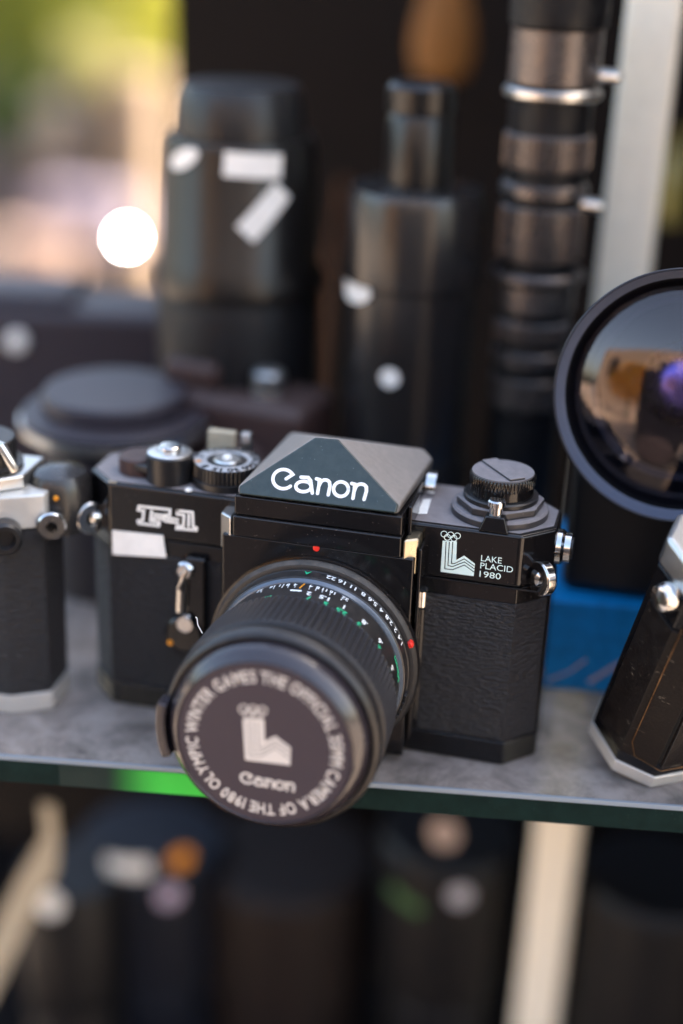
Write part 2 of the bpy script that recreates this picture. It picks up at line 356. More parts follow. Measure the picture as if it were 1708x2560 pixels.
# bright round sun glint, imitated by an added glowing ball on a stub
glintm = bpy.data.materials.new('added_glint_glow'); glintm.use_nodes = True
e = glintm.node_tree.nodes['Principled BSDF']; e.inputs['Emission Color'].default_value = (1, .97, .9, 1); e.inputs['Emission Strength'].default_value = 60
c = P(318, 594, 1, 700)
gl = thing('added_glint', 'small white glowing ball added as a sun glint beside the dark lenses at left', 'glint', (c.x, 700, c.z))
MB().lathe([(.1, -4), (2.8, -2.8), (4, 0), (2.8, 2.8), (.1, 4)], n=24).build('added_glint_ball', glintm, gl)
MB().tube([(0, 0, 4.2), (0, 0, 9), (6, 0, 13)], 1.2).build('added_glint_stub', dark1, gl)
# the street behind the photographer (reflected in the glossy paint)
h = thing('brick_building', 'row building across the street facing the shop window', 'building', (0, -9000, -1150))
MB().box(-9000, 9000, -300, 0, 0, 5200).build('wall', mat('dull_brick', (.34, .27, .22), .9, vary=.3), h)
for i in range(6): MB().box(-7600+i*2700, -6300+i*2700, 2, 40, 2400, 4200).build('window', pale if i % 2 else M_['navy'], h)

vn = thing('added_van', 'unseen dark van added behind the viewpoint to darken reflections', 'van', (430, -2700, -1150))  # out of view, added so glossy black parts reflect something dark
vb_ = mat('added_van_paint', (.012, .012, .016), .3)
MB().prism([(-1150, 300), (1150, 300), (1180, 900), (950, 1100), (750, 1750), (-1100, 1750)], -850, 850, Matrix(((1, 0, 0, 0), (0, 0, 1, 0), (0, 1, 0, 0), (0, 0, 0, 1)))).build('body', vb_, vn, 60, 3)
for sx in (-750, 750):
    for sy in (-800, 800): MB().lathe([(250, -90), (320, -80), (320, 80), (250, 90)], axis_M((sx, sy, 320), (0, 1, 0)), 32).build('wheel', dark1, vn)
MB().prism([(-1000, 1150), (680, 1150), (560, 1600), (-1000, 1600)], 852, 862, Matrix(((1, 0, 0, 0), (0, 0, 1, 0), (0, 1, 0, 0), (0, 0, 0, 1)))).build('window', M_['navy'], vn)
bush('golden_tree', 'golden leaved street tree behind the photographer', (-2600, -5200, 700), (1500, 900, 1000), 1200, mat('leaf_gold', (.45, .26, .04), .5, sss=.4), 140)

# ============================================================ MAIN CAMERA
LX, LZ, MY = 5.3, 33.0, -9.6          # lens axis x,z and front plane of the mount
camr = thing('film_camera', 'black film camera with capped lens and white emblem, in the middle of the shelf', 'camera')
def octo(hw, yf, yb, ch): return [(-hw+ch, yf), (hw-ch, yf), (hw, yf+ch), (hw, yb-ch), (hw-ch, yb), (-hw+ch, yb), (-hw, yb-ch), (-hw, yf+ch)]
MB().prism(octo(73, .5, 32.5, 9), 8.1, 60.3).build('body_shell', M_['black'], camr, .3)
MB().prism(octo(73.4, 0, 33, 9.2), 0, 8).build('base_plate', M_['black'], camr, .5, 3)
tc_ = MB().prism(octo(73.5, 0, 33, 9.3), 60.7, 77.5).build('top_cover', M_['black'], camr, 1.1, 4)
MB().prism(octo(72.2, 1.35, 31.6, 8.9), 77.52, 77.75).build('top_deck', M_['deck'], camr)
# leatherette: right side panel wraps the chamfer
def wrap(x0, sgn):
    pts = [(x0, 0), (64.1, 0), (72.6, 8.7)] if sgn > 0 else [(x0, 0), (-64.1, 0), (-72.6, 8.7)]
    inn = [(x0, 1.2), (63.6, 1.2), (71.2, 9.0)] if sgn > 0 else [(x0, 1.2), (-63.6, 1.2), (-71.2, 9.0)]
    return pts + inn[::-1]
MB().prism(wrap(36.6, 1), 8.6, 55.3).build('leather_panel', M_['leather'], camr, .25)
MB().prism(wrap(-27, -1), 8.6, 55.3).build('leather_panel', M_['leather'], camr, .25)
MB().box(73.05, 73.4, 10, 24, 8.6, 59).build('back_door_edge', M_['black'], camr, .1)
# mirror box front
mbx = MB()
mbx.box(-24.4, 34.3, -8.2, .45, 2.5, 69.4)
mbx.box(-21, 30.4, -8.9, 3, 69.42, 76.0)
mbx.build('front_plate', M_['black'], camr, .6, 3)
# mount boss ring behind the lens
ly = lambda r, d: (r, d)
def LM(): return axis_M((LX, MY, LZ), (0, -1, 0))
MB().lathe([(33, -1.3), (33, -.4), (32.2, -.1)], LM(), 96).build('mount_boss', M_['black'], camr)
MB().lathe([(1.0, 0), (1.0, .25), (.6, .4)], axis_M(P(791, 1370, 1, -8.25), (0, -1, 0)), 20).build('index_dot', M_['red'], camr)
# side shoulders; the right one's reflected tan is painted into its metal colour
for (x0, x1, nm) in ((30.9, 35.0, 1), (-25.8, -21.6, -1)):
    zt = 75; v = MB()
    v.prism([(x0, -8.4), (x1, -5.6), (x1, 1), (x0, 1)] if nm > 0 else [(x0, -5.2), (x1, -8.4), (x1, 1), (x0, 1)], 63.4, zt)
    v.build('finder_catch', M_['brasstan'] if nm > 0 else M_['satin'], camr, .7, 3)
MB().box(35.2, 36.2, -6.5, .3, 8, 72).build('trim_strip', M_['black'], camr, .3)
MB().lathe([(1.6, 0), (1.6, 5)], axis_M((35.9, -.3, 51), (0, 0, 1)), 24).build('hinge_pin', M_['chrome'], camr)
MB().lathe([(1.25, 0), (1.25, 38)], axis_M((36.0, .0, 12), (0, 0, 1)), 24).build('hinge_rod', M_['black'], camr)

# --- prism finder
fo = Vector((4.7, -8.3, 82.6)); fn = Vector((0, -17, 11)).normalized()        # nameplate leans back
fin = MB()
band = [(-20.6, -8.3), (30.2, -8.3), (31.0, 31), (-19.5, 31)]
fin.prism(band, 76.3, 82.3)
fin.build('finder_band', M_['black'], camr, .5, 3)
fr = [PN(x, y, fo, fn) for x, y in [(593, 1237), (594, 1216), (789, 1091), (849, 1096), (1003, 1264), (996, 1287)]]
fr = [Vector((q.x, q.y, max(q.z, 82.4))) for q in fr]
bk = [Vector((-19.5, 33, 82.4)), Vector((-18.5, 33, 84.0)), Vector((-15.2, 33.4, 88.6)), Vector((28.5, 33.4, 88.2)), Vector((31.2, 33, 85.6)), Vector((31.0, 33, 82.4))]
MB().loft(fr, bk).build('prism_cover', M_['roof'], camr, 1.6, 5)
cen = sum(fr, Vector())/6
ins = [cen+(q-cen)*.975 + fn*.05 for q in fr]; ins2 = [cen+(q-cen)*.955 + fn*.75 for q in fr]
npl = MB().loft(ins, ins2).build('nameplate', M_['plate'], camr, .3, 3)
MB().lathe([(5.2, 0), (5.2, 3)], axis_M((31.2, 26, 79), (1, 0, 0)), 32).build('finder_lock', M_['chrome'], camr)
MB().box(31.0, 32.2, -4, 8, 70, 84).build('finder_rail', M_['black'], camr, .4)
# lettering on the nameplate (strokes laid on its plane)
def Z2(x, y): return (560+x*.34439, 1040+y*.34439)
fe_u = Vector((1, 0, 0)); fe_v = fe_u.cross(fn); 
if fe_v.z < 0: fe_v = -fe_v
def to_uv(x, y):
    q = PN(*Z2(x, y), fo+fn*.8, fn)-(fo+fn*.8); return (q.dot(fe_u), q.dot(fe_v))
canon_px = [
 arc(432, 458, 76, 70, 48, 320, 22)+[(500, 425), (452, 456)],
 [(560, 444), (612, 447), (630, 470), (642, 560)], arc(578, 512, 56, 38, -50, 310, 20),
 [(672, 456), (694, 462), (691, 500), (680, 562)], [(692, 505)]+arc(735, 500, 37, 36, 200, 330, 9)+[(770, 510), (758, 573)],
 arc(850, 531, 54, 53, 0, 360, 24),
 [(928, 490), (950, 496), (948, 530), (937, 598)], [(949, 540)]+arc(996, 532, 42, 38, 200, 335, 9)+[(1035, 545), (1018, 606)]]
canon_uv = [[to_uv(x, y) for x, y in s_] for s_ in canon_px]
FN_ = plane_F(fo+fn*.8, fe_u, fe_v)
lm = MB()
for i, s_ in enumerate(canon_uv): stroke(lm, s_, 1.02, FN_, .05+.006*i)
lm.build('brand_lettering', M_['white'], npl)

# --- F-1 mark, outlined slab letters
def R1(x, y): q = P(180+x*.3316, 1040+y*.3316, 1, 0); return (q.x, q.z)
f1 = [[(505, 680), (740, 705), (738, 748), (700, 745)], [(505, 680), (500, 708), (542, 714), (535, 785), (498, 790), (503, 808), (655, 828), (660, 800), (612, 795), (618, 765), (690, 775), (700, 790), (800, 806)],
 [(602, 715), (592, 790)], [(620, 740), (680, 748), (715, 768), (800, 780)], [(795, 712), (910, 725), (915, 835), (940, 842), (938, 860), (790, 848), (792, 830), (840, 832), (846, 745), (795, 740), (795, 712)], [(882, 745), (880, 830)]]
m = MB()
for i, s_ in enumerate(f1): stroke(m, [R1(*q) for q in s_], .85, XZ, .06+.006*i)
m.build('model_mark', M_['label'], tc_)
q = [P(281, 1325, 1, -.4), P(408, 1338, 1, -.4), P(416, 1394, 1, -.4), P(282, 1386, 1, -.4)]
mm_ = MB(); mm_.loft([Vector((a.x, .1-.5, a.z)) for a in q], [Vector((a.x, -.55, a.z)) for a in q]).build('price_sticker', M_['label'], camr)

# --- winter games emblem and words on the right
def R3(x, y): q = P(980+x*.30612, 1120+y*.30612, 1, 0); return (q.x, q.z)
em = MB()
poly = [R3(*a) for a in [(415, 756), (531, 762), (525, 915), (590, 878), (679, 945), (668, 1046), (397, 1010)]]
k = [XZ(a, b, .05) for a, b in poly]; em.add(k, [(0, 1, 2, 6), (2, 3, 6), (3, 5, 6), (3, 4, 5)])
for i, (cx, cy) in enumerate([(426, 702), (480, 709), (535, 717), (453, 729), (507, 737)]):
    stroke(em, [R3(*a) for a in arc(cx, cy, 25, 24, 0, 345, 20)], .22, XZ, .05+.005*i, closed=True)
em.build('emblem', M_['mint'], tc_)
eg = MB()
for i, s_ in enumerate([[(443, 764), (432, 985), (495, 993), (592, 955), (671, 1012)], [(470, 765), (458, 958), (495, 968), (592, 930), (674, 986)], [(498, 766), (487, 942), (512, 943), (591, 905), (677, 965)]]):
    stroke(eg, [R3(*a) for a in s_], .27, XZ, .07+.005*i, cap=False)
eg.build('emblem_groove', M_['black'], tc_)
tx = MB()
for word, (x, y), (xe, ye), hpx in (('LAKE', (727, 922), (895, 945), 49), ('PLACID', (721, 982), (988, 1014), 49), ('1980', (714, 1050), (888, 1072), 49)):
    a = R3(x, y); b = R3(xe, ye); c_ = R3(x+2, y-hpx); hh = (c_[1]-a[1]); v, f = glyph(word, 1.0, 'LEFT'); wx = max(p_[0] for p_ in v)-min(p_[0] for p_ in v); wm = min(p_[0] for p_ in v); hy = max(p_[1] for p_ in v)
    sx = (b[0]-a[0])/wx; sy = hh/hy
    tx.add([XZ(a[0]+(p_[0]-wm)*sx, a[1]+p_[1]*sy, .06) for p_ in v], f)
tx.build('games_lettering', M_['mint'], tc_)
MB().box(36.8, 72, -.12, 0.3, 60.32, 60.68).build('seam_line', M_['blackmetal'], camr)

# --- right top: rewind knob with film speed dial and locking pin
kn = MB().lathe([(14.6, 77.7), (14.6, 79.6), (13.8, 80.2), (13.4, 80.2)], Matrix.Translation((55.2, 16, 0)), 8*8).build('speed_collar', M_['deck'], camr, .2)
MB().prism([(55.2+13.2*cos(a*pi/4+.25), 16+13.2*sin(a*pi/4+.25)) for a in range(8)], 80.25, 82.6).build('octagon_plate', M_['deck'], camr, .5, 3)
MB().lathe([(11.2, 82.62), (11.2, 83.8), (10.6, 84.2)], Matrix.Translation((55.2, 16, 0)), 64).build('collar_ring', M_['blackmetal'], camr)
kb = MB().lathe([(9.6, 84.2), (9.6, 87.2), (9.9, 87.4), (9.9, 90.0), (9.5, 90.6)], Matrix.Translation((55.3, 16, 0)), 240, ribs={2: (60, .25), 3: (60, .25)}).build('rewind_knob', M_['black'], camr)
MB().lathe([(9.35, 90.62), (9.2, 91.0)], Matrix.Translation((55.3, 16, 0)), 64).build('knob_top', M_['deck'], kb)
Mk = Matrix.Translation((55.3, 16, 0)) @ Matrix.Rotation(radians(-52), 4, 'Z')
MB().box(-8.6, 8.6, -2.6, 2.6, 91.05, 91.75, Mk).build('crank_handle', M_['deck'], kb, .3)
MB().loft([Vector(a) for a in [(51.2, -.3, 77.6), (60.2, -.3, 77.6), (60.2, 7, 77.6), (51.2, 7, 77.6)]], [Vector(a) for a in [(53, .6, 82.2), (58.6, .6, 82.2), (58.6, 6, 82.2), (53, 6, 82.2)]]).build('lock_block', M_['black'], camr, .5, 3)
MB().lathe([(2.0, 82.2), (2.0, 84.6), (2.7, 84.9), (2.7, 86.4), (2.3, 86.8)], Matrix.Translation((55.7, 3.2, 0)), 32).build('lock_pin', M_['chrome'], camr)
a1, a2, a3, a4 = [P(x, y, 2, 77.9) for x, y in ((1058, 1248), (1078, 1247), (1068, 1284), (1043, 1284))]
MB().loft([Vector((q.x, q.y, 77.8)) for q in (a1, a2, a3, a4)], [Vector((q.x, q.y, 77.9)) for q in (a1, a2, a3, a4)]).build('deck_mark', M_['label'], camr)
# --- strap lugs
for sg in (1, -1):
    lg = MB().lathe([(2.2, -1.7), (4.9, -1.7), (5.3, -1.2), (5.3, 1.2), (4.9, 1.7), (2.2, 1.7), (2.2, -1.7)], axis_M((sg*71.0, 2.0, 64.2), (-sg*.75, -.66, .05)), 40)
    lg.f = lg.f[:-2]; lg.sm = lg.sm[:-2]
    lo = lg.build('strap_lug', M_['chrome'], camr, .15)
    MB().lathe([(2.6, 0), (2.6, 2.2), (1.6, 3.0)], axis_M((sg*69.2, 3.6, 64.2), (sg*.7, -.7, 0)), 24).build('lug_screw', M_['chrome'], lo)
# --- sync socket on the right end
pc = MB().lathe([(5.4, 0), (5.4, 1.5), (4.6, 2.4), (4.6, 4.2), (3.4, 4.4)], axis_M((73.4, 14, 69.8), (1, 0, 0)), 40).build('sync_socket', M_['chrome'], camr)
MB().lathe([(3.3, 4.3), (3.3, 4.9)], axis_M((73.4, 14, 69.8), (1, 0, 0)), 30).build('socket_cap', M_['blackmetal'], pc)
# --- self timer lever, left of the lens
MB().box(-38.5, -31.5, -2.2, .4, 30, 57).build('lever_pad', M_['black'], camr, 1.2, 4)
pv = MB().lathe([(3.0, 0), (3.0, 1.6), (2.2, 2.4)], axis_M((-38.2, -1.2, 52.6), (0, -1, 0)), 32).build('lever_pivot', M_['chrome'], camr)
MB().tube([(-36.8, -4.2, 53.6), (-38.4, -4.6, 51.6), (-38.9, -4.6, 47), (-39.2, -4.6, 39.2)], 1.25, 12, .8).build('timer_lever', M_['satin'], camr)
dk = MB().lathe([(6.2, 0), (6.2, 2.6), (5.4, 3.2)], axis_M((-38.6, 0, 30.2), (0, -1, 0)), 48).build('timer_dial', M_['black'], camr)
MB().lathe([(3.2, 3.2), (2.6, 4.4)], axis_M((-37.8, 0, 34.6), (0, -1, 0)), 30).build('dial_boss', M_['chrome'], dk)
MB().lathe([(1.0, 3.2), (.8, 3.6)], axis_M((-43.0, 0, 27.0), (0, -1, 0)), 20).build('dial_dot', M_['orange'], dk)

# --- left top: shutter button, speed dial, frame counter, lever
sb = MB().lathe([(7.3, 77.8), (7.3, 86.2), (6.6, 86.8), (4.4, 86.8)], Matrix.Translation((-46.9, 8.6, 0)), 64).build('shutter_collar', M_['blackmetal'], camr)
MB().lathe([(6.9, 86.82), (5.9, 87.3), (4.0, 87.2)], Matrix.Translation((-46.9, 8.6, 0)), 48).build('collar_rim', M_['satin'], sb)
MB().lathe([(3.5, 86.9), (3.5, 88.6), (3.0, 89.0)], Matrix.Translation((-46.9, 8.6, 0)), 40).build('shutter_button', M_['chrome'], sb)
dx, dy = -29.6, 12.6
sdl = MB().lathe([(11.0, 77.8), (11.0, 80.0), (10.6, 80.2), (10.6, 84.4), (10.3, 84.8)], Matrix.Translation((dx, dy, 0)), 200, ribs={2: (50, .35), 3: (50, .35)}).build('speed_dial', M_['blackmetal'], camr)
MB().lathe([(4.2, 84.85), (3.8, 85.5)], Matrix.Translation((dx, dy, 0)), 40).build('dial_hub', M_['satin'], sdl)
MB().lathe([(1.5, 85.5), (1.3, 86.1)], Matrix.Translation((dx, dy, 0)), 24).build('dial_screw', M_['label'], sdl)
MB().lathe([(6.3, 84.82), (6.4, 84.95), (10.1, 84.95), (10.25, 84.8)], Matrix.Translation((dx, dy, 0)), 64, caps=(False, False)).build('dial_ring', mat('dial_silver', (.52, .52, .53), .35, .5), sdl)
dn = MB(); do_ = MB()
for i, s_ in enumerate(['1000', '500', '250', '125', '60', '30', '15', '8', '4', '2', '1', '2000']):
    a = i*2*pi/12
    Fd = (lambda a: (lambda u, v, h: Vector((dx + (7.9+v)*sin(a+u/7.9), dy + (7.9+v)*cos(a+u/7.9), 84.97+h))))(a)
    put_text(do_ if i == 8 else dn, s_, 3.4, Fd, bold=.12)
dn.build('dial_numerals', M_['black'], sdl); do_.build('dial_numeral', M_['orange'], sdl)
MB().lathe([(6.6, 77.8), (6.6, 82.6), (6.0, 83.2)], Matrix.Translation((-58.2, 12.5, 0)), 48).build('lever_hub', M_['brown'], camr)
MB().prism([(-58, 6), (-50, 3.5), (-44, 20), (-57, 24), (-64, 18)], 80, 82.4).build('advance_lever', M_['blackmetal'], camr, .6)
MB().box(-40.6, -31.6, 26, 29, 77.8, 88.6).build('shoe_block', M_['strap'], camr, .4)
MB().box(-29.6, -26.4, 26, 29, 77.8, 89).build('shoe_pin', M_['satin'], camr, .5)
for x, y in ((460, 1198), (472, 1223)):
    q = P(x, y, 2, 78.2); MB().lathe([(1.2, 77.8), (1.0, 78.4)], Matrix.Translation((q.x, q.y, 0)), 16).build('deck_mark', M_['label'], camr)
q = P(545, 1220, 2, 78); MB().box(q.x-4, q.x+3, q.y-1.2, q.y+1.2, 77.8, 78.0).build('deck_mark', M_['satin'], camr)
MB().box(-64, -61.5, .6, 1.6, 76.4, 77.6).build('paint_chip', M_['brasstan'], camr)

# ---------------- LENS (axis towards -Y; h = distance in front of the mount plane)
lens = MB().lathe([(26, -1), (32.4, -.1), (32.4, .8), (31.6, 2.0), (30.7, 2.3), (30.4, 2.3)], LM(), 120).build('lens_barrel', M_['mount'], camr)
ap = MB().lathe([(30.3, 2.3), (30.3, 2.8), (30.1, 3.0), (29.9, 6.6), (29.5, 7.0)], LM(), 120).build('aperture_ring', M_['lensblack'], lens)
# knurled lands on the lower sides of the aperture ring
kn_ = MB()
for i in range(0, 40):
    a = radians(100+i*4.6)
    if i % 8 == 7: continue
    c_ = Vector((LX+30.3*sin(a), MY-4.8, LZ+30.3*cos(a))); M = Matrix.Translation(c_) @ Matrix.Rotation(a, 4, 'Y')
    kn_.box(-.75, .75, -1.7, 1.7, -.3, .7, M)
kn_.build('ring_lugs', M_['lensblack'], ap, .2)
MB().lathe([(29.5, 7.0), (29.3, 7.3), (28.9, 8.2), (28.7, 8.3)], LM(), 120).build('bevel_band', mat('bevel_band', (.11, .135, .17), .28, .5, dust=.1), lens)
MB().lathe([(28.6, 8.6), (28.5, 19.6), (28.9, 19.8)], LM(), 120).build('scale_ring', M_['lensblack'], lens)
rib = MB(); n = 96*4; prof = [(29.4, 20.6), (30.1, 20.9), (30.6, 21.6), (30.8, 22.0), (31.4, 37.6), (31.0, 38.6), (30.3, 39.2), (29.2, 39.3)]
rib.lathe(prof, LM(), n, ribs={3: (96, .8), 4: (96, .8)})
fg = rib.build('focus_ring', M_['rubber'], lens)
MB().lathe([(28.5, 19.6), (28.8, 19.8), (30.3, 21.0), (29.9, 21.3)], LM(), 120, caps=(False, False)).build('grip_bevel', mat('polished_bevel', (.30, .31, .33), .3, .7), lens)
fr_ = MB().lathe([(29.3, 39.3), (29.3, 40.4), (30.8, 41.2), (31.1, 42.0), (31.1, 44.4), (30.6, 45.6), (29.8, 46.2), (28.9, 46.2), (28.9, 44)], LM(), 120).build('front_rim', M_['lensblack'], lens)
cap = MB().lathe([(28.3, 44), (28.4, 46), (28.3, 48.6), (27.9, 49.6), (25.7, 52.0), (25.3, 52.3), (24.9, 52.3), (24.7, 51.9)], LM(), 120, caps=(True, False)).build('lens_cap', M_['capm'], camr)
MB().lathe([(24.65, 50.4), (24.65, 52.0)], LM(), 96).build('cap_face', M_['capf'], cap)
# side grip tab of the cap
tb = MB(); ring0 = []; ring1 = []
for a in [250+i*2 for i in range(17)]:
    A = radians(a)
    ring0.append((29.2*sin(A), 29.2*cos(A))); ring1.append((32.0*sin(A), 32.0*cos(A)))
pl = [(LX+x, LZ+z) for x, z in ring0+ring1[::-1]]
tb.prism(pl, 44.6-MY, 50.5-MY, Matrix(((1, 0, 0, 0), (0, 0, -1, 0), (0, 1, 0, 0), (0, 0, 0, 1)))).build('cap_tab', M_['capm'], cap, .5)
# ring lettering
CY = MY-52.0
ring = 'THE OFFICIAL 35MM CAMERA OF THE 1980 OLYMPIC WINTER GAMES '
wd_ = {}
def adv(ch):
    if ch == ' ': return 1.35
    if ch not in wd_:
        v, f = glyph(ch, 5.0, 'LEFT', .11); wd_[ch] = (max(q[0] for q in v)-min(q[0] for q in v))
    return wd_[ch]+.62
tot = sum(adv(ch) for ch in ring); R0 = 19.0; a = radians(-3); cl = MB(); kk = 2*pi/tot
for ch in ring:
    if ch != ' ':
        v, f = glyph(ch, 5.0, 'LEFT', .11); x0 = min(q[0] for q in v)
        cl.add([Vector((LX+(R0+q[1])*sin(a+(q[0]-x0)*kk), CY-.06, LZ+(R0+q[1])*cos(a+(q[0]-x0)*kk))) for q in v], f)
    a += adv(ch)*kk
cl.build('ring_lettering', M_['capwhite'], cap)
def R5(x, y): q = P(380+x*.44643, 1540+y*.44643, 1, CY-.05); return (q.x, q.z)
FC = plane_F((0, CY, 0), (1, 0, 0), (0, 0, 1))
ce = MB(); pp = [FC(*R5(*a), .05) for a in [(508, 575), (628, 578), (632, 700), (692, 672), (778, 738), (774, 836), (522, 806)]]
ce.add(pp, [(0, 1, 2, 6), (2, 3, 6), (3, 5, 6), (3, 4, 5)])
for i, (cx, cy) in enumerate([(513, 522), (565, 526), (617, 531), (540, 548), (592, 552)]):
    stroke(ce, [R5(*a_) for a_ in arc(cx, cy, 25, 24, 0, 345, 16)], .4, FC, .05+.005*i, closed=True)
ce.build('cap_emblem', M_['capwhite'], cap)
cg = MB()
for i, s_ in enumerate([[(536, 590), (548, 782), (610, 786), (690, 740), (772, 800)], [(562, 590), (572, 762), (612, 764), (690, 718), (774, 775)], [(592, 590), (600, 742), (620, 740), (690, 696), (776, 755)]]):
    stroke(cg, [R5(*a_) for a_ in s_], .22, FC, .07+.004*i, cap=False)
cg.build('emblem_groove', M_['capf'], cap)
us = [q[0] for s_ in canon_uv for q in s_]; vz = [q[1] for s_ in canon_uv for q in s_]
o1 = R5(498, 935); o2 = R5(795, 960); sc_ = (o2[0]-o1[0])/(max(us)-min(us)); cc = MB()
vb = min(q[1] for q in canon_uv[0])
for i, s_ in enumerate(canon_uv): stroke(cc, [(o1[0]+(u-min(us))*sc_, o1[1]+.3+(v-vb)*sc_) for u, v in s_], .72, FC, .05+.005*i)
cc.build('brand_lettering', M_['capwhite'], cap)
# scales on the lens
def FL(theta, r, h0, flip=True):
    T = radians(theta)
    def F(u, v, h):
        a_ = T - u/r; return Vector((LX+(r+h)*sin(a_), MY-h0-v, LZ+(r+h)*cos(a_)))
    return F
wa = MB()
for s_, th_ in (('22', 11), ('16', 17.9), ('11', 24.6), ('8', 31.3), ('5.6', 37.9), ('4', 44.8), ('2.8', 51.8), ('2', 58.6), ('1.4', 65.6)): put_text(wa, s_, 2.9, FL(th_, 30.15, 3.4), bold=.08)
wa.build('aperture_numbers', M_['white'], ap)
wg = MB(); put_text(wg, 'A', 2.9, FL(-2.7, 30.15, 3.4), bold=.06); wg.build('green_mark', M_['green'], ap)
MB().lathe([(1.35, -.3), (1.35, .5), (.8, .9)], axis_M((LX+31.6*sin(radians(71)), MY-1.3, LZ+31.6*cos(radians(71))), (sin(radians(71)), 0, cos(radians(71)))), 24).build('mount_dot', M_['red'], lens)
w2 = MB(); 
for s_, th_ in (('22', -30), ('16', -21.2), ('11', -15.5), ('8', -11.5), ('4', -7), ('4', 2.3), ('8', 6.5), ('11', 10.7), ('16', 15.8), ('22', 23.6)):
    put_text(w2, s_, 2.2, FL(th_, 28.6, 9.0), bold=.06)
    stroke(w2, [(0, 1.75), (0, 2.6)], .22, FL(th_*.93, 28.6, 9.1), .08)
for s_, th_ in (('2', 3.6), ('1.5', 13.4), ('1', 25.5), ('.8', 40.5), ('.6', 55), ('.5', 73), ('.45', 92)): put_text(w2, s_, 2.9, FL(th_, 28.6, 13.4), bold=.1)
stroke(w2, [(-1.3, 0), (1.3, 0)], 1.0, FL(-4.6, 28.6, 13.6), .08)
w2.build('white_scale', M_['white'], lens)
g2 = MB()
for s_, th_ in (('7', 4.9), ('5', 15.3), ('3.5', 25.4), ('3', 37.8), ('2', 56), ('1.7', 74), ('1.5', 96), ('m', -20)): put_text(g2, s_, 2.9, FL(th_, 28.6, 16.4), bold=.12)
put_text(g2, '50mm', 3.3, FL(78, 28.7, 9.0), bold=.06)
put_text(g2, '1:1.4', 2.2, FL(108, 28.7, 9.2), bold=.05)
g2.build('green_scale', M_['green'], lens)
oi = MB(); stroke(oi, [(-.1, 0), (.5, 3.0)], .5, FL(-2.3, 28.6, 8.8), .08); oi.build('index_line', M_['orange'], lens)
MB().tube([(LX-28.6, MY-19.8, LZ+13.5), (LX-30.3, MY-19, LZ+15.6), (LX-30.8, MY-18.2, LZ+17.3), (LX-31.3, MY-18, LZ+17.5)], .16, 6).build('lint_fibre', M_['label'], lens)

# ============================================================ LEFT CAMERA
lc = thing('silver_camera', 'silver and black film camera cut off by the left edge of the picture', 'camera', (-92, -17, 0), (0, 0, radians(2)))
def halfoct(L, yb, ch, x1=0): return [(-L, 0), (x1, 0), (x1+ch*1.35, ch*.75), (x1+ch*1.35, yb-ch), (x1, yb), (-L, yb)]
MB().prism(halfoct(120, 30, 8.6), 0, 6.6).build('base_plate', M_['silverpaint'], lc, .6, 3)
MB().prism(halfoct(120, 29.5, 8.2), 6.8, 64).build('leather_body', M_['leather'], lc, .4)
MB().prism(halfoct(120, 30, 8.6), 64.2, 75.2).build('top_cover', M_['silverpaint'], lc, .7, 3)
MB().prism([(-120, 2), (-4, 2), (4, 9), (4, 26), (-120, 26)], 75.3, 79.6).build('upper_deck', M_['satin'], lc, .7, 3)
kk_ = MB().lathe([(13, 79.8), (13, 81), (11, 81.4), (11, 88.6), (10.4, 89)], Matrix.Translation((-12, 14, 0)), 96, ribs={2: (48, .3), 3: (48, .3)}).build('winding_knob', M_['blackmetal'], lc)
MB().tube([(-4, 6, 90.2), (0, 4, 90.4), (2.5, 3.5, 86), (3.5, 4, 83)], 1.5, 10).build('winding_crank', M_['satin'], lc)
ss_ = MB().lathe([(5.2, 0), (5.2, 5), (4.4, 6), (3.2, 6), (2.8, 3.5)], axis_M((1.0, .2, 63.5), (.45, -1, .05)), 40).build('round_socket', M_['blackmetal'], lc)
lg = MB().lathe([(1.8, -1.4), (4.0, -1.4), (4.5, -.8), (4.5, .8), (4.0, 1.4), (1.8, 1.4), (1.8, -1.4)], axis_M((13.8, 6, 65.5), (.35, -.95, 0)), 36)
lg.f = lg.f[:-2]; lg.sm = lg.sm[:-2]; lg.build('strap_lug', M_['chrome'], lc)
MB().lathe([(10.5, 60), (10.5, 74), (8.5, 78), (3, 80)], Matrix.Translation((11, 20, 0)), 48).build('side_housing', M_['bggrey'], lc)
MB().lathe([(.9, 0), (.7, .6)], axis_M((14, 9.8, 73), (.2, -1, 0)), 16).build('housing_dot', M_['orange'], lc)

# ============================================================ RIGHT CAMERA (leaning forward)
rc = thing('worn_camera', 'black and silver film camera with chipped leather leaning forward at the right edge', 'camera', (109.8, .9, 0), (radians(17.9), radians(1.7), radians(36.6)))
def ro(L, yf, yb, ch): return [(0, yf), (L, yf), (L, yb), (0, yb), (-ch, yb-ch), (-ch, yf+ch)]
MB().prism(ro(110, 0, 34, 9), 0, 4.6).build('base_plate', M_['silverpaint'], rc, .5, 3)
MB().prism(ro(110, .4, 33.6, 8.9), 4.7, 71).build('body_shell', M_['black'], rc, .4)
MB().prism(ro(60, -.5, 10, 0), 9.5, 64).build('leather_panel', M_['leather2'], rc, .8, 3)
MB().prism([(-1.6, .2), (-8.4, 7.6), (-9.5, 8.6), (-9.6, 22), (-8, 22), (-7.5, 10), (0, 3)], 9.5, 60).build('leather_panel', M_['leather2'], rc, .3)
tb = MB().tube([(-8.0, 6.9, 62), (-8.0, 6.9, 15), (-6.4, 5.3, 10.2), (-.3, -1.0, 9.0), (12, -1.0, 9.0), (60, -1.0, 9.0)], .18, 6).build('worn_trim', mat('bare_brass_edge', (.20, .12, .06), .5, 1, vary=.9), rc)
MB().prism(ro(110, -.6, 34.4, 9.4), 71.2, 81).build('top_cover', M_['satin'], rc, 1.6, 3)
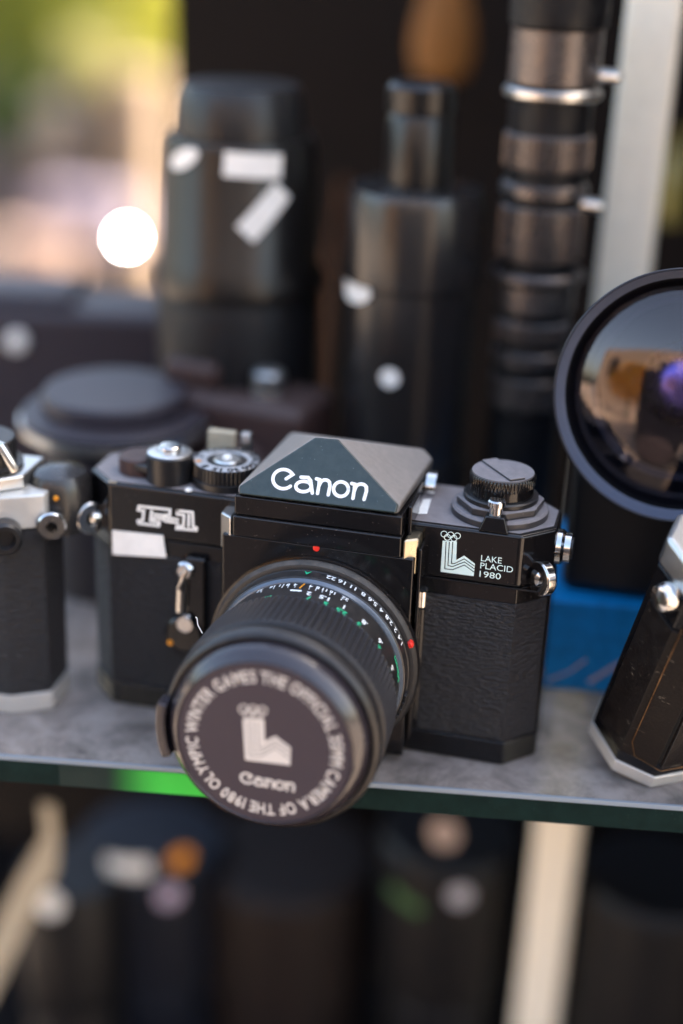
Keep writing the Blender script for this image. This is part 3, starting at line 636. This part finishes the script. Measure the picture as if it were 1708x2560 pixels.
MB().lathe([(4.4, 0), (4.4, 3), (3.6, 4.6), (1.5, 5.2)], axis_M((-8.9, 15, 67.5), (-1, -.15, 0)), 36).build('strap_lug', M_['chrome'], rc)

# ============================================================ WIDE LENS on a black camera, standing on a blue box
bx = thing('blue_box', 'bright blue cardboard box under the big lens camera', 'box', (64, 52, 0), (0, 0, radians(7)))
MB().box(0, 110, 0, 70, 0, 33).build('carton', M_['blue'], bx, .6)
sm_ = MB()
for a_, b_, w__ in (((22, 4), (40, 22), 1.5), ((40, 23), (50, 31), 1.2), ((8, 3), (20, 12), .9)):
    stroke(sm_, [a_, ((a_[0]+b_[0])/2+1, (a_[1]+b_[1])/2-.4), b_], w__, lambda u, v, h: Vector((u, -h, v)), .08)
sm_.build('printed_stripe', mat('faded_print', (.50, .36, .40), .5), bx)
wcx, wcz, wr = 103.0, 112, 38.5
wc = thing('wide_lens_camera', 'black camera carrying a huge wide angle lens at the right edge', 'camera', (105, 52, 33.2), (0, 0, 0))
def WL(x, y, z): return Vector((x-105, y-52, z-33.2))
mb_ = MB().box(-33, 75, 10, 58, 0, 52).build('camera_body', M_['blackmetal'], wc, 4, 4)
MB().box(-12, 60, 22, 54, 52.1, 86).build('finder_housing', M_['blackmetal'], wc, 6, 4)
wax = Vector((-.02, -.985, .17)).normalized(); MW = axis_M(WL(wcx+1, 40, wcz), wax)
hd = MB().lathe([(27, -34), (27, -20), (34, -12), (37.9, -3), (38.4, 0), (38.1, .4), (37.6, .3)], MW, 120, caps=(True, False)).build('lens_hood', M_['navy'], wc)
MB().lathe([(37.6, .3), (35.6, -3.2), (35.2, -3.6)], MW, 120, caps=(False, False)).build('inner_ring', mat('blue_grey_ring', (.07, .08, .115), .4), hd)
MB().lathe([(35.3, -3.5), (34.4, -6), (33.0, -9), (26, -24), (14, -30), (13, -34)], MW, 120, caps=(False, False)).build('baffle', mat('baffle_black', (.002, .002, .003), .7, spec=.1), hd)
gm_ = bpy.data.materials.new('coated_front_glass'); gm_.use_nodes = True; b_ = gm_.node_tree.nodes['Principled BSDF']
b_.inputs['Base Color'].default_value = (.006, .007, .014, 1); b_.inputs['Roughness'].default_value = .03; b_.inputs['Specular IOR Level'].default_value = .8
b_.inputs['Coat Weight'].default_value = .5; b_.inputs['Specular Tint'].default_value = (.9, .75, 1, 1)
MB().lathe([(34.3, -6.3), (31.5, -4.6), (26, -2.2), (18, .2), (10, 1.6), (5, 2.0), (.2, 2.1)], MW, 96, caps=(False, True)).build('front_glass', gm_, wc)
iem = mat('violet_coated_glass', (.17, .13, .42), .25, 1)
MB().lathe([(13.5, -33), (11.5, -29.5), (8, -27), (4, -25.8), (.2, -25.5)], MW, 60).build('inner_element', iem, wc)
N_g = gm_.node_tree.nodes; L_g = gm_.node_tree.links
fz = N_g.new('ShaderNodeLayerWeight'); fz.inputs[0].default_value = .35; trg = N_g.new('ShaderNodeBsdfTransparent'); trg.inputs[0].default_value = (.75, .75, .85, 1)
glg = N_g.new('ShaderNodeBsdfGlossy'); glg.inputs['Roughness'].default_value = .03; glg.inputs[0].default_value = (1, .85, .8, 1)
mrg = N_g.new('ShaderNodeMapRange'); mrg.inputs[3].default_value = .06; mrg.inputs[4].default_value = .5; L_g.new(fz.outputs['Fresnel'], mrg.inputs[0])
msg = N_g.new('ShaderNodeMixShader'); L_g.new(mrg.outputs[0], msg.inputs[0]); L_g.new(trg.outputs[0], msg.inputs[1]); L_g.new(glg.outputs[0], msg.inputs[2]); L_g.new(msg.outputs[0], N_g['Material Output'].inputs[0])


# ============================================================ LENSES behind
def upright(name, label, px_c, y, z_px_top, prof, mt, group='upright lenses behind the camera'):
    c_ = P(px_c[0], px_c[1], 1, y)
    t = thing(name, label, 'lens', (c_.x, y, 0), group=group)
    for i, (nm, pr, m_, rb) in enumerate(prof):
        MB().lathe(pr, None, 96 if not rb else rb*4, ribs={j: (rb, .8) for j in range(1, len(pr)-1)} if rb else None).build(nm, m_, t)
    return t
def sticker_on(t, ang, z, w__, hh, r, tilt=0, rnd=False, mt=None):
    m = MB(); vv = []; fs = []; n = 10
    ca, sa = cos(radians(tilt)), sin(radians(tilt))
    for h_ in (0, 1):
        for i in range(n+1):
            for j in (0, 1):
                u = (i/n-.5)*w__; v = (j-.5)*hh*(sqrt(max(.05, 1-(2*i/n-1)**2)) if rnd else 1)
                U = u*ca-v*sa; V = u*sa+v*ca; A = radians(ang)+U/r
                vv.append(Vector(((r+.15+.3*h_)*sin(A), -(r+.15+.3*h_)*cos(A), z+V)))
    for i in range(n): fs += [(2*i, 2*i+1, 2*i+3, 2*i+2), (2*n+2+2*i, 2*n+2+2*i+2, 2*n+2+2*i+3, 2*n+2+2*i+1)]
    m.add(vv, fs, True)
    o = m.build('paper_label', mt or M_['label'], t); return o
A_ = upright('zoom_lens', 'tall black zoom lens bearing three white paper labels', (600, 450), 140, 0,
 [('barrel', [(30, 0), (31, 60), (31.5, 104), (30.5, 106)], M_['shade'], 0), ('hood', [(32.5, 106.2), (33, 112), (30, 118), (28.5, 160), (27.5, 163)], M_['bgblack'], 0), ('front_collar', [(24.5, 163.2), (23.5, 176), (21.5, 181), (18, 181)], M_['blackmetal'], 0)], None)
sticker_on(A_, 27, 156.5, 21, 8.5, 28.8, -3); sticker_on(A_, -27, 157, 15, 6.5, 28.8, 26, True); sticker_on(A_, 35, 140, 21, 8.5, 29.4, 48)
B_ = upright('grey_lens', 'dark grey stepped lens standing between two taller black lenses', (1030, 700), 125, 0,
 [('barrel', [(24, 0), (24.5, 52), (23.5, 54)], M_['bggrey'], 0), ('focus_ring', [(23.4, 54.2), (23.4, 118), (22.6, 119)], M_['bggrey'], 0), ('zoom_ring', [(24.6, 119.2), (24.8, 148), (23.4, 152), (14, 153)], M_['bggrey'], 0), ('rear_tube', [(11.8, 153.2), (11.6, 176), (10.6, 178)], M_['bgblack'], 0), ('rear_cap', [(12.2, 178.2), (12.2, 186), (10.8, 188)], M_['bgblack'], 0)], None)
sticker_on(B_, -52, 117, 21, 10, 23.6, 0, True); sticker_on(B_, -4, 88, 7, 7, 23.5, 0, True)
_cy = lambda py: P(1330, py, 1, 128).z
_parts = [('barrel', [(13, 0), (13.2, _cy(1030))], M_['shade'], 0)]
for nm_, y0, y1, rr_, m_, rb_ in (('middle_tube', 1010, 930, 13.4, 'ringmetal', 0), ('zoom_ring', 905, 865, 13.8, 'ringmetal', 0), ('grip_ring', 845, 790, 13.9, 'ringmetal', 40), ('scale_tube', 770, 695, 14.0, 'ringmetal', 0),
     ('tripod_collar', 692, 668, 17.0, 'ringmetal', 0), ('focus_ring', 640, 505, 14.8, 'ringmetal', 44), ('aperture_ring', 485, 448, 15.2, 'ringmetal', 0), ('distance_ring', 415, 325, 15.2, 'ringmetal', 44), ('bright_ring', 240, 212, 16.6, 'satin', 0), ('hood', 208, 60, 15.4, 'ringmetal', 0)):
    za, zb = _cy(y0), _cy(y1)
    _parts.append((nm_, [(rr_-1, za+.1), (rr_, za+.9), (rr_, zb-.9), (rr_-1, zb-.1)], M_[m_], rb_))
_parts.append(('core_tube', [(12.4, _cy(1028)), (13.0, _cy(640)), (14.2, _cy(240))], M_['shade'], 0))
_parts.append(('front_collar', [(16.4, _cy(58)), (16.8, _cy(-40))], M_['shade'], 0))
C_ = upright('telephoto_lens', 'ribbed black telephoto lens standing beside the cream post', (1340, 700), 128, 0, _parts, None)
tk = MB().lathe([(2.4, 0), (2.4, 6), (1.4, 7)], axis_M((14.5, -4, 151), (1, -.3, 0)), 20).build('lock_screw', M_['satin'], C_)
tk = MB().lathe([(2.4, 0), (2.4, 6), (1.4, 7)], axis_M((16, -3, 194), (1, -.3, 0)), 20).build('lock_screw', M_['satin'], C_)
# left: stepped lens with disc cap
D_ = thing('capped_lens', 'wide purple grey lens lying cap up behind the left camera', 'lens', (-99, 92, 0))
MB().lathe([(27, 0), (27, 59), (33, 61), (34, 62.5), (34, 67), (33, 68)], None, 80).build('barrel', M_['purple'], D_)
MB().lathe([(26.5, 68.2), (26.5, 74), (25.5, 75.5), (23, 75.5)], None, 80).build('front_ring', M_['purple'], D_)
MB().lathe([(22.8, 74), (22.8, 75.0)], None, 80).build('lens_cap', M_['bggrey'], D_)
MB().lathe([(35.2, 61.4), (35.2, 64.6)], None, 80).build('chrome_ring', M_['satin'], D_)
# left back: grey camera
G_ = thing('grey_camera', 'purple grey camera body far back on the left of the shelf', 'camera', (P(150, 900, 1, 190).x, 180, 0), (0, 0, radians(14)))
MB().box(-75, 62, 0, 45, 0, 76).build('body_shell', M_['purple'], G_, 5, 4)
MB().box(-70, 10, 4, 40, 76.1, 82).build('top_housing', M_['purple'], G_, 4, 3)
q = P(110, 868, 1, 182); MB().lathe([(4.2, 0), (4.2, 3), (3, 4)], axis_M((-14, 0, 62), (0, -1, 0)), 30).build('round_badge', M_['label'], G_)
# centre: brown cased camera
N_ = thing('cased_camera', 'brown leather cased camera in the shade behind the viewfinder', 'camera', (P(560, 950, 1, 105).x, 98, 0), (0, 0, radians(-8)))
MB().box(-32, 34, 0, 34, 0, 74).build('leather_case', M_['brown'], N_, 5, 4)
MB().lathe([(16, 0), (15, 14), (13, 16)], axis_M((8, 0, 44), (0, -1, 0)), 48).build('case_front', M_['brown'], N_)
MB().box(-26, -4, 6, 26, 74.1, 84).build('top_housing', M_['brown'], N_, 3, 3)
MB().lathe([(6, 74.2), (6, 82), (5, 83)], Matrix.Translation((14, 14, 0)), 32).build('winding_knob', M_['satin'], N_)
# amber strap case hanging at the top
q = P(1110, 60, 1, 360)
am = thing('amber_case', 'amber brown leather case hanging high in the dark cabinet', 'case', (q.x, 360, q.z-30))
MB().lathe([(3, 0), (13, 6), (16, 18), (14, 34), (7, 56), (4, 62)], Matrix.Scale(.6, 4, (0, 1, 0)), 32).build('case_body', M_['amber'], am)
MB().tube([(0, 0, 60), (0, 4, 200)], 2).build('case_strap', M_['amber'], am)
q = P(825, 600, 1, 330); sp = thing('brown_strap', 'thin orange brown strap hanging between two lenses', 'strap', (q.x, 330, q.z-40))
MB().tube([(-6, 0, -60), (0, 0, 30), (6, 2, 70)], 2).build('strap_band', mat('orange_leather', (.10, .035, .01), .5), sp)
q = P(1696, 400, 1, 380); sp = thing('olive_bottle', 'olive yellow bottle in the dark right of the cream post', 'bottle', (q.x, 380, q.z-30))
MB().lathe([(9, 0), (10, 6), (10, 26), (4, 36), (4, 44)], None, 32).build('bottle_body', mat('olive_glass', (.16, .13, .03), .25), sp)

# ============================================================ LOWER SHELF
ls = thing('lower_shelf', 'dark lower shelf deep below the glass shelf', 'shelf', (0, -10, -345), (0, 0, RS))
MB().box(-330, 330, 0, 420, -8, 0).build('shelf_board', M_['wood'], ls, .5)
def lowp(px, py, y): return P(px, py, 1, y)
def low_lens(label, px, py, y, r, hgt, mt, dot=None):
    q = lowp(px, py, y); z0 = -345
    t = thing('stored_lens', label, 'lens', (q.x, y, z0), group='lenses stored on the lower shelf'); top = q.z-z0
    MB().lathe([(r*.9, 0), (r*.92, top*.5), (r*.85, top*.52)], None, 64).build('barrel', mt, t)
    MB().lathe([(r, top*.53), (r, top-4), (r*.92, top)], None, 64).build('front_barrel', mt, t)
    return t
L1 = low_lens('dark lens with pale round labels low on the left', 380, 2090, 190, 38, 0, M_['shadeblue'])
sticker_on(L1, 3, P(385, 2182, 1, 152).z+345, 22, 10, 38, 5); sticker_on(L1, 33, P(465, 2258, 1, 155).z+345, 12, 12, 38, 0, True, mat('lilac_label', (.48, .40, .52), .6))
sticker_on(L1, 42, P(480, 2175, 1, 155).z+345, 12, 12, 38, 0, True, M_['orange']); sticker_on(L1, -30, P(300, 2270, 1, 155).z+345, 14, 9, 38, 0, False, mat('faded_green_label', (.06, .14, .03), .7))
L2 = low_lens('dark blue lens with one pale label near the lower left corner', 180, 2170, 150, 26, 0, M_['shade']); sticker_on(L2, 0, P(185, 2272, 1, 124).z+345, 13, 15, 26, -15, True)
L3 = low_lens('wide brownish lens standing under the capped lens', 720, 2130, 210, 44, 0, M_['shadebrown'])
L4 = low_lens('black lens with small grey dot left of the cream post', 1130, 2070, 200, 34, 0, M_['shade'])
sticker_on(L4, 18, P(1213, 2250, 1, 168).z+345, 11, 11, 34, 0, True, mat('grey_label', (.42, .42, .46), .6)); sticker_on(L4, -28, P(1020, 2258, 1, 168).z+345, 20, 5, 34, -12, False, mat('faded_green_label', (.05, .13, .04), .7))
sticker_on(L4, 2, P(1165, 2090, 1, 167).z+345, 14, 16, 34, 12, True, mat('tan_label', (.36, .28, .24), .7))
L5 = low_lens('black grey banded lens low at the right edge', 1650, 2180, 190, 36, 0, M_['shade'])
stp = thing('camera_strap', 'beige webbing strap curling at the lower left edge', 'strap', (0, 0, 0))
pts = [P(x, y, 1, 90) for x, y in ((118, 2010), (128, 2090), (110, 2160), (70, 2230), (30, 2310), (-10, 2400), (-60, 2500))]
mb = MB()
for i in range(len(pts)):
    t_ = (pts[min(i+1, 6)]-pts[max(i-1, 0)]).normalized(); s_ = t_.cross(Vector((0, 1, 0))).normalized()*(3.2 if i < 2 else 6.5)
    for dy_ in (-.8, .8): mb.v += [pts[i]-s_+Vector((0, dy_, 0)), pts[i]+s_+Vector((0, dy_, 0))]
for i in range(len(pts)-1):
    a_ = i*4; b2 = a_+4
    for f in ((a_, a_+1, b2+1, b2), (a_+2, b2+2, b2+3, a_+3), (a_, b2, b2+2, a_+2), (a_+1, a_+3, b2+3, b2+1)): mb.f.append(f); mb.sm.append(True)
mb.build('webbing', M_['strap'], stp)
